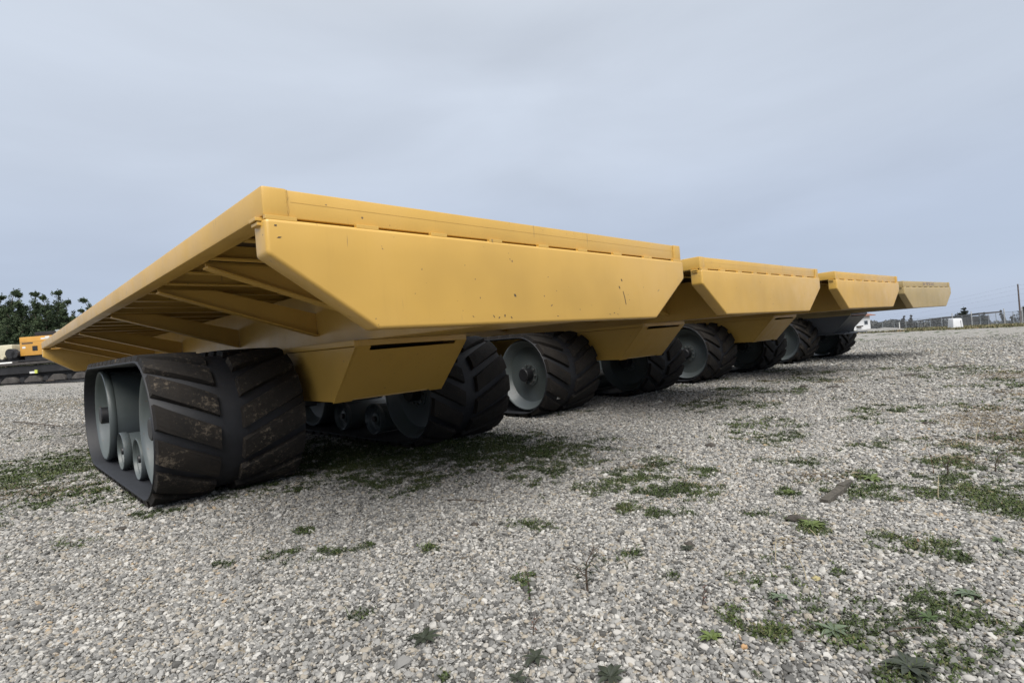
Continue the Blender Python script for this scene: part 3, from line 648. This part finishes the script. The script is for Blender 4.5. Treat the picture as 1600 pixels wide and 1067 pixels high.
lump(1100, 626, .12, .008, 'torn white paper scrap lying in front of the second trailer', 'paper_scrap', 'litter', WHITE)
lump(1030, 629, .09, .03, 'pale rock beside the right track of the second trailer', 'pale_rock', 'rock', simple('pale_rock', (.42, .41, .38), .8))
lump(1275, 905, .045, .012, 'yellowish flat rock in a brownish moss tuft at lower right', 'yellow_rock', 'rock', simple('yellow_rock', (.30, .26, .13), .8))
lump(1163, 1012, .03, .012, 'orange rock at the bottom right of centre', 'orange_rock', 'rock', simple('orange_rock', (.36, .22, .11), .8))
for (x0_, y0_, x1_, y1_, lb) in ((700, 783, 760, 785, 'long thin dark twig lying on the gravel in front of the bogie box'), (20, 665, 95, 673, 'dark stick lying on the gravel left of the nearest trailer'), (72, 604, 84, 603, 'thin stick on pale gravel below the black undercarriage'), (1390, 992, 1440, 986, 'thin bleached twig lying among rosettes at lower right')):
    a, b = on_ground(x0_, min(y0_, 2000)), on_ground(x1_, y1_)
    if a.length > 60 or b.length > 60: a, b = at_depth(x0_, 30), at_depth(x1_, 30)
    pts = [a.lerp(b, i/6)+Vector((0, 0, .012+float(ground_z(a.x, a.y))+random.uniform(0, .01))) for i in range(7)]; rr = .0015+.0016*a.length*.35
    tag(MB().tube(pts, [rr]*7, 5).obj('twig', LM['stem'], None), lb, 'twig')

# ------------------------------------------------------------------ background: the machine at left
BLK = simple('black_grimy_steel', (.018, .018, .02), .6, .2, .4, 2); CREAM = simple('cream_paint', (0.496, 0.456, 0.336), .45, 0, .1, 3); ORG = paint('orange_yellow_paint', (.52, .27, .05), .4)
DUST = simple('dusty_steel', (.05, .045, .042), .8, 0, .4, 3)
base = at_depth(60, 40); SC = FPX/40
t = thing('crawler_machine', 'black tracked machine with an orange engine housing and cream cab, parked beyond the nearest trailer', 'crawler', base, VIEW_RZ)
def mx(px): return (px-60)/SC
def mz(py, px=60): return (601-.078*px-py)/SC+.0
def pbox(name, m_, px0, px1, py0, py1, y0, y1, parent=None, **k):
    m = MB(); m.box((mx(px0), y0, mz(py1)), (mx(px1), y1, mz(py0))); return m.obj(name, m_, parent or t, **k)
pbox('chassis_beam', BLK, -190, 330, 567, 579, .1, .9, bevel=.03)
pbox('track_frame', BLK, -190, 330, 577, 594, .45, .9)
pbox('deck_rail', DUST, -190, 330, 561.5, 565, -.1, 1.3, bevel=.02)
pbox('top_plate', BLK, -190, 330, 557.5, 560.5, .2, 2.4, bevel=.02)
for k in range(13):
    cx = -170+k*37; m = MB(); w2 = 14/SC; 
    m.prism([(mx(cx)-w2, .16), (mx(cx)+w2, .16), (mx(cx)+w2*.9, .33), (mx(cx)+w2*.35, .62), (mx(cx)-w2*.35, .62), (mx(cx)-w2*.9, .33)], 'y', -.05, .5); m.obj('roller_guard', DUST, t, bevel=.03)
    m = MB(); m.lathe([(.0, 0), (.0, .20), (.3, .20), (.3, 0)], 18, (0, 0, 0), 'z'); o = m.obj('track_roller', BLK, t, smooth=True); o.rotation_euler = (math.pi/2, 0, 0); o.location = (mx(cx+18.5), .35, .36)
SHOE = MB().box((-.13, -.15, 0), (.13, .75, .07)).box((-.13, -.15, -.03), (-.09, .75, 0)).mesh('track_shoe', BLK)
for k in range(84):
    o = link(D.objects.new('track_shoe', SHOE), t); o.location = (mx(-190)+k*.29, 0, .05)
h = pbox('engine_housing', ORG, 27, 98, 521.5, 551, .4, 2.2, bevel=.03, smooth=True)
pbox('under_housing', BLK, 32, 96, 551.2, 558, .5, 2.0, bevel=.02)
pbox('housing_window', BLK, 47, 55, 536.5, 544, .38, .41, h); pbox('housing_stripe', DARKMARK, 30.5, 48, 530.7, 532.6, .392, .402, h)
pbox('white_decal', WHITE, 31, 36, 536.5, 539.5, .392, .402, h); pbox('white_decal', WHITE, 61, 74, 524.5, 526.8, .392, .402, h); pbox('white_decal', WHITE, 68, 75, 522.5, 525.5, .385, .391, h); pbox('housing_seam', DARKMARK, 27, 98, 529.5, 529.8, .395, .401, h)
pbox('exhaust_box', BLK, 44, 77, 514.5, 521.3, .8, 1.8, bevel=.04); pbox('exhaust_cap', simple('galvanised', (.3, .33, .33), .5), 75, 82, 512.5, 520, .9, 1.5, bevel=.04)
c_ = pbox('cab', CREAM, -34, 12.5, 531.5, 550, .5, 2.2, bevel=.06, smooth=True); pbox('cab_lower_panel', BLK, -34, 22, 550.3, 557, .5, 2)
for cx, cy, r_, mm in ((15, 546, .36, BLK), (22, 548, .25, BLK), (2, 551.5, .14, CREAM)):
    m = MB(); m.lathe([(0, 0), (0, r_*.8), (.05, r_), (.45, r_), (.45, 0)], 20, (0, 0, 0), 'z'); o = m.obj('drum', mm, t, smooth=True); o.rotation_euler = (math.pi/2, 0, 0); o.location = (mx(cx), .62, mz(cy))
m = MB(); m.tube([(mx(-60), .0, mz(561)), (mx(22), .0, mz(561))], [.085, .085], 12); m.obj('white_pipe', WHITE, t, smooth=True)
m = MB(); m.tube([(mx(22.2), .0, mz(560.5)), (mx(31), .0, mz(560))], [.05, .05], 10); m.obj('pipe_end', DUST, t, smooth=True)
pbox('white_tag', WHITE, 49, 57, 576.5, 579.5, -.10, -.04); pbox('yellow_tag', simple('yellow_green', (.45, .5, .1), .5), 57.2, 61, 574.5, 579.8, -.12, -.04)

# ------------------------------------------------------------------ trees
BARK = simple('pine_bark', (.11, .085, .065), .9, 0, .3, 4); NEEDLE = leaf_material('pine_needles', [(0, (.014, .024, .012)), (.5, (.035, .055, .026)), (1, (.075, .10, .045))])
def crown_mesh(name, blobs, nper, size, m_, seed):
    rg = np.random.default_rng(seed); P = []; T = []
    for (bx_, by_, bz_, br_, bh_) in blobs:
        n = int(nper*br_*br_)+14; d = rg.normal(0, 1, (n, 3)); d /= np.linalg.norm(d, axis=1)[:, None]; d *= rg.uniform(.35, 1, (n, 1))**.5
        P.append(np.stack([bx_+d[:, 0]*br_, by_+d[:, 1]*br_, bz_+d[:, 2]*bh_], -1)); T.append(np.full(n, rg.uniform(.15, .85)))
    P = np.concatenate(P); n = len(P); T = np.clip(np.concatenate(T)+rg.normal(0, .12, n), 0, 1)
    a = rg.normal(0, 1, (n, 3)); a /= np.linalg.norm(a, axis=1)[:, None]; b = np.cross(a, rg.normal(0, 1, (n, 3))); b /= np.linalg.norm(b, axis=1)[:, None]
    s = size*rg.uniform(.5, 1.3, (n, 1)); co = np.stack([P-a*s, P+b*s*.45, P+a*s, P-b*s*.45], 1).reshape(-1, 3).astype(np.float32)
    f = np.arange(n*4, dtype=np.int32); me = D.meshes.new(name); me.vertices.add(n*4); me.vertices.foreach_set('co', co.ravel()); me.loops.add(n*4); me.loops.foreach_set('vertex_index', f)
    me.polygons.add(n); me.polygons.foreach_set('loop_start', np.arange(0, n*4, 4, dtype=np.int32)); me.update(calc_edges=True)
    at = me.attributes.new('tone', 'FLOAT', 'POINT'); at.data.foreach_set('value', np.repeat(T, 4).astype(np.float32)); me.materials.append(m_); return me
def pine(px, depth, h, seed, label, low=.18, m_=NEEDLE, wide=1.0, name='pine_tree', cat='tree', grp='pines behind the tracked machine'):
    rd = random.Random(seed); c = at_depth(px, depth); t = thing(name, label, cat, c, rd.uniform(0, 6.28), grp); m = MB()
    pts = [Vector((rd.uniform(-.1, .1)*i, rd.uniform(-.1, .1)*i, h*.97*i/6)) for i in range(7)]; m.tube(pts, [.17*(1-i/7.5)*h/13 for i in range(7)], 7); blobs = []
    z = h*low
    while z < h*.95:
        u = (z/h-low)/(1-low); R = h*.19*wide*(1.12-1.0*u)*rd.uniform(.35, 1.25); az = rd.uniform(0, 6.28); k = min(5, int(z/h*6)); p0 = pts[k].lerp(pts[k+1], z/h/.97*6-k if k < 5 else .9)
        p1 = p0+Vector((math.cos(az)*R, math.sin(az)*R, R*rd.uniform(.1, .7))); m.tube([p0, p0.lerp(p1, .5)+Vector((0, 0, .1)), p1], [.05, .035, .02], 4)
        for q in (.35, .6, .82, 1.0):
            pp = p0.lerp(p1, q); br_ = rd.uniform(.28, .62)*(1.2-.8*u)*h/13*min(wide, 1.3); blobs.append((pp.x, pp.y, pp.z+.1, br_, br_*rd.uniform(.9, 1.6)))
        z += h*rd.uniform(.006, .014)
    blobs += [(pts[5].x+rd.uniform(-.35, .35), pts[5].y+rd.uniform(-.35, .35), h*rd.uniform(.72, .96), .27*h/13, .6*h/13) for _ in range(9)]; blobs += [(pts[-1].x, pts[-1].y, h*.96, .25, .6), (pts[-1].x, pts[-1].y, h*1.0, .13, .5)]; m.obj('trunk', BARK, t)
    link(D.objects.new('crown', crown_mesh('crown', blobs, 170, .14, m_, seed)), t); return t
PLAB = ['pine at the left edge of the photo, with a ragged open top', 'pine with a narrow raised top, second from the left edge', 'tall pine above the gap between cab and orange housing', 'dense pine just right of the tallest ones', 'pine with a split top above the orange housing', 'broad full pine above the right half of the orange housing',
        'round-topped pine beside the last tall one, left of the rail', 'shorter pine just left of where the rail hides the wood', 'low pine peeping over the yellow rail', 'small pine behind the rail, right end of the row', 'pine half hidden low behind the cab', 'pine half hidden low behind the orange housing', 'pine standing back behind the round-topped one', 'pine standing back at the left edge']
for i, (px, dp, h_) in enumerate(((-6, 95, 12.6), (12, 93, 12.9), (29, 96, 14.0), (43, 94, 13.3), (62, 96, 13.6), (80, 92, 12.4), (98, 96, 13.6), (113, 94, 11.6), (128, 97, 10.3), (146, 99, 12.4), (20, 88, 10.0), (66, 88, 9.6), (104, 104, 12.0), (3, 104, 13.2))):
    pine(px, dp, h_, 100+i, PLAB[i], low=.12 if i > 9 else .2)
UNDER = leaf_material('undergrowth', [(0, (.018, .024, .014)), (.5, (.04, .05, .028)), (1, (.09, .085, .05))])
def mass(name, px0, px1, d0, d1, h, n, size, m_, seed):
    rg = random.Random(seed); bl = []
    for k in range(n):
        p = at_depth(rg.uniform(px0, px1), rg.uniform(d0, d1)); r_ = h*rg.uniform(.25, .5); bl.append((p.x, p.y, p.z+h*rg.uniform(.05, .75), r_, r_*.8))
    o = link(D.objects.new(name, crown_mesh(name, bl, 200/max(h, 1), size, m_, seed))); o['kind'] = 'stuff'
mass('undergrowth', -60, 330, 100, 112, 9.5, 260, .30, UNDER, 5)
mass('undergrowth', -60, 180, 84, 90, 3.2, 90, .2, UNDER, 8)
WINTER = leaf_material('winter_wood', [(0, (.05, .052, .052)), (.5, (.085, .09, .088)), (1, (.13, .127, .118))])
mass('far_wood', 1180, 1520, 250, 290, 6.0, 420, .5, WINTER, 6); mass('far_wood', 1500, 1800, 240, 290, 4.6, 260, .45, WINTER, 9)
DKG = leaf_material('oak_leaves', [(0, (.014, .02, .016)), (.5, (.03, .038, .03)), (1, (.055, .06, .05))])
pine(1506, 150, 5.6, 301, 'dark round-crowned evergreen rising behind the white tank', .3, DKG, 1.7, 'evergreen_tree', 'tree', None)
pine(1536, 130, 3.2, 302, 'small dark bush right of the shed roof', .1, DKG, 1.6, 'bush', 'bush', None)
pine(1600, 120, 4.0, 303, 'dark bush at the right edge beside the power pole', .1, DKG, 1.8, 'bush', 'bush', None)
pine(1580, 160, 3.8, 304, 'grey leafless bush left of the power pole', .1, WINTER, 1.6, 'bush', 'bush', None)
pine(1566, 180, 6.5, 305, 'slender grey bare tree left of the power pole', .1, WINTER, .8, 'bare_tree', 'tree', None)
pine(1420, 210, 6.5, 306, 'taller bare tree in the grey wood, left one of two', .2, WINTER, 1.1, 'bare_tree', 'tree', None)
pine(1409, 215, 6.3, 307, 'bare tree in the grey wood with a forked top', .2, WINTER, 1.2, 'bare_tree', 'tree', None)

# ------------------------------------------------------------------ background: right side
WALLW = simple('white_siding', (0.576, 0.592, 0.608), .6, 0, .05, 2); ROOFB = simple('rust_red_roof', (.20, .09, .06), .6); GALV = simple('galvanised_steel', (.30, .33, .36), .5, .3, .15); PALE = simple('pale_weathered_post', (0.360, 0.368, 0.368), .7, 0, .15)
c = at_depth(1338, 120); s_ = 120/FPX; t = thing('white_building', 'small white building with a rust-red roof, partly hidden by the farthest trailer', 'building', c, VIEW_RZ+.25)
m = MB(); m.box((-5, 0, -.5), (3.7, 6, 3.3)); m.obj('wall', WALLW, t, bevel=.02)
m = MB(); m.prism([(-.7, 3.35), (3, 4.1), (6.7, 3.35), (6.7, 3.2), (-.7, 3.2)], 'x', -5.6, 4.6); m.obj('roof', ROOFB, t)
f = MB().box((2.0, -.06, 1.3), (3.0, -.004, 2.2)).obj('window', GALV, t); MB().box((2.1, -.075, 1.4), (2.9, -.062, 2.1)).obj('pane', simple('dark_glass', (.04, .05, .06), .15), f)
MB().box((-.2, -.5, .9), (1.2, -.004, 1.15)).obj('wall_unit', DUST, t)
c = at_depth(1496, 62); t = thing('white_tank', 'white tapered plastic tank standing at the edge of the gravel, left of the fence post', 'tank', c, VIEW_RZ)
m = MB(); m.add([(-.62, 0, 0), (.58, 0, 0), (.58, .9, 0), (-.62, .9, 0), (-.52, .08, 1.18), (.50, .08, 1.14), (.5, .8, 1.14), (-.52, .8, 1.18)], [(0, 3, 2, 1), (4, 5, 6, 7), (0, 1, 5, 4), (1, 2, 6, 5), (2, 3, 7, 6), (3, 0, 4, 7)]); m.obj('tank_body', simple('white_plastic', (0.592, 0.600, 0.616), .5, 0, .06, 2), t, bevel=.07, seg=3, smooth=True)
MB().box((-.46, .1, 1.165), (.42, .75, 1.21)).obj('tank_lid', WALLW, t, bevel=.015); MB().prism([(-.36, .0), (-.08, 0), (-.12, .12), (-.3, .12)], 'y', -.012, .05).obj('foot_opening', DARKMARK, t)
MB().box((.28, -.004, .1), (.33, .06, .95)).obj('seam_rib', simple('dull_white', (0.400, 0.400, 0.416), .6), t)
# chain-link fence: posts, rails and wires
def fdep(px): return 1/(.0074+(px-1378)/222*.0044)
t0 = at_depth(1378, fdep(1378)); t = thing('wire_fence', 'long wire fence with pale posts along the far edge of the lot', 'fence', t0)
fp = [1340, 1359, 1378, 1396, 1414, 1433, 1452, 1470, 1487, 1502, 1517, 1530, 1543, 1555, 1568, 1582, 1596, 1612, 1630, 1650]; prev = None
for i, px in enumerate(fp):
    p = at_depth(px, fdep(px))-t0; tall = px in (1487, 1517, 1568, 1596); h_ = 2.75 if tall else 2.15
    MB().tube([p+Vector((0, 0, -.2)), p+Vector((0, 0, h_))], [.075 if tall else .045]*2, 8).obj('fence_post', PALE if tall else GALV, t)
    if prev is not None:
        MB().tube([prev+Vector((0, 0, 2.15)), p+Vector((0, 0, 2.15))], [.03, .03], 5).obj('top_rail', GALV, t)
        for z in (.15, .65, 1.15, 1.65): MB().tube([prev+Vector((0, 0, z)), p+Vector((0, 0, z))], [.009, .009], 3).obj('fence_wire', GALV, t)
        m = MB(); n = 14
        for k in range(n):
            a = prev.lerp(p, k/n); b = prev.lerp(p, (k+1)/n); m.tube([a+Vector((0, 0, .1)), b+Vector((0, 0, 2.1))], [.006, .006], 3); m.tube([b+Vector((0, 0, .1)), a+Vector((0, 0, 2.1))], [.006, .006], 3)
        o = m.obj('wire_mesh', GALV, t); o['kind'] = 'stuff'
    prev = p
# open shed with a long flat roof
a = at_depth(1424, 175); b = at_depth(1529, 140); t = thing('open_shed', 'long low open shed with a dark flat roof behind the white tank', 'shed', a, math.atan2((b-a).y, (b-a).x)); L_ = (b-a).xy.length; dz_ = b.z-a.z
m = MB(); m.add([(0, 0, 3.0), (L_, 0, 3.0+dz_+.6), (L_, 5, 3.0+dz_+.6), (0, 5, 3.0), (0, 0, 3.22), (L_, 0, 3.3+dz_+.6), (L_, 5, 3.3+dz_+.6), (0, 5, 3.22)], [(0, 3, 2, 1), (4, 5, 6, 7), (0, 1, 5, 4), (1, 2, 6, 5), (2, 3, 7, 6), (3, 0, 4, 7)]); m.obj('roof', DUST, t)
for k in range(7):
    x = L_*(k+.1)/6.2; MB().box((x, .2, dz_*x/L_-.5), (x+.18, .38, 3.02+(dz_+.6)*x/L_)).obj('post', DUST, t)
MB().box((L_*.70, 1, dz_*.7-.5), (L_*.88, 4.5, dz_*.8+3.1)).obj('back_room', simple('grey_brown_boards', (.12, .11, .10), .8), t)
# marker post, power pole
c = at_depth(1404, 75); t = thing('marker_post', 'short white marker post on the brown grass strip', 'post', c); MB().tube([(0, 0, -.1), (0, 0, 1.0)], [.07, .06], 10).obj('post', WHITE, t); MB().tube([(0, 0, 1.0), (0, 0, 1.12)], [.09, .06], 10).obj('cap', PALE, t)
c = at_depth(1593, 110); t = thing('power_pole', 'tall brown wooden power pole with wires at the right edge', 'power pole', c, VIEW_RZ)
MB().tube([(0, 0, -.3), (-.02, 0, 8.4)], [.17, .12], 10).obj('pole', simple('pole_wood', (.10, .08, .075), .9), t, smooth=True)
far = at_depth(1270, 330)-c; fl = Matrix.Rotation(-VIEW_RZ, 3, 'Z') @ far
for z in (8.2, 7.3, 6.4, 5.0):
    if z > 5.5: MB().tube([(-.05, -.1, z), (-.30, -.3, z+.08)], [.05, .03], 6).obj('insulator', PALE, t)
    p0 = Vector((-.3, -.3, z)); p1 = Vector((fl.x, fl.y, fl.z+z+2.5)); pts = [p0.lerp(p1, i/14)-Vector((0, 0, 3.0*math.sin(math.pi*i/14))) for i in range(15)]; MB().tube(pts, [.008]*15, 4).obj('power_wire', DUST, t)
    p2 = p0+Vector((40, -12, 1.0)); MB().tube([p0.lerp(p2, i/6)-Vector((0, 0, .8*math.sin(math.pi*i/6))) for i in range(7)], [.012]*7, 4).obj('power_wire', DUST, t)
# low bank of grey spoil at the foot of the building
c = at_depth(1368, 66); m = MB(); vs_ = []; fs_ = []; nx, ny = 40, 10
for i in range(nx+1):
    for j in range(ny+1):
        u, v = i/nx, j/ny; z = .62*math.sin(math.pi*u)**.6*math.sin(math.pi*v)*(.7+.5*float(fbm(np.array(u*6.), np.array(v*3.), 1, 4)))-.04; vs_.append(((u-.5)*7, (v-.5)*3, z))
for i in range(nx):
    for j in range(ny): k = i*(ny+1)+j; fs_.append((k, k+ny+1, k+ny+2, k+1))
m.add(vs_, fs_); o = m.obj('spoil_bank', simple('grey_spoil', (.17, .165, .155), .9, 0, .3, 4, .6), None, smooth=True); o.location = c; o.rotation_euler = (0, 0, VIEW_RZ-.05); o['kind'] = 'structure'
GR2 = blades('roadside_grass', *(lambda q: (q[0], q[1], ground_z(q[0], q[1])))((lambda r, a: (r*np.cos(a), r*np.sin(a)))(RNG.uniform(76, 100, 60000), YAW-np.radians(RNG.uniform(22, 50, 60000)))), RNG.uniform(.1, .38, 60000), RNG.uniform(.03, .09, 60000), RNG.uniform(.4, 1.4, 60000), leaf_material('roadside_grass', [(0, (.05, .055, .025)), (.5, (.12, .12, .06)), (.85, (.20, .16, .09)), (1, (.28, .15, .07))]))
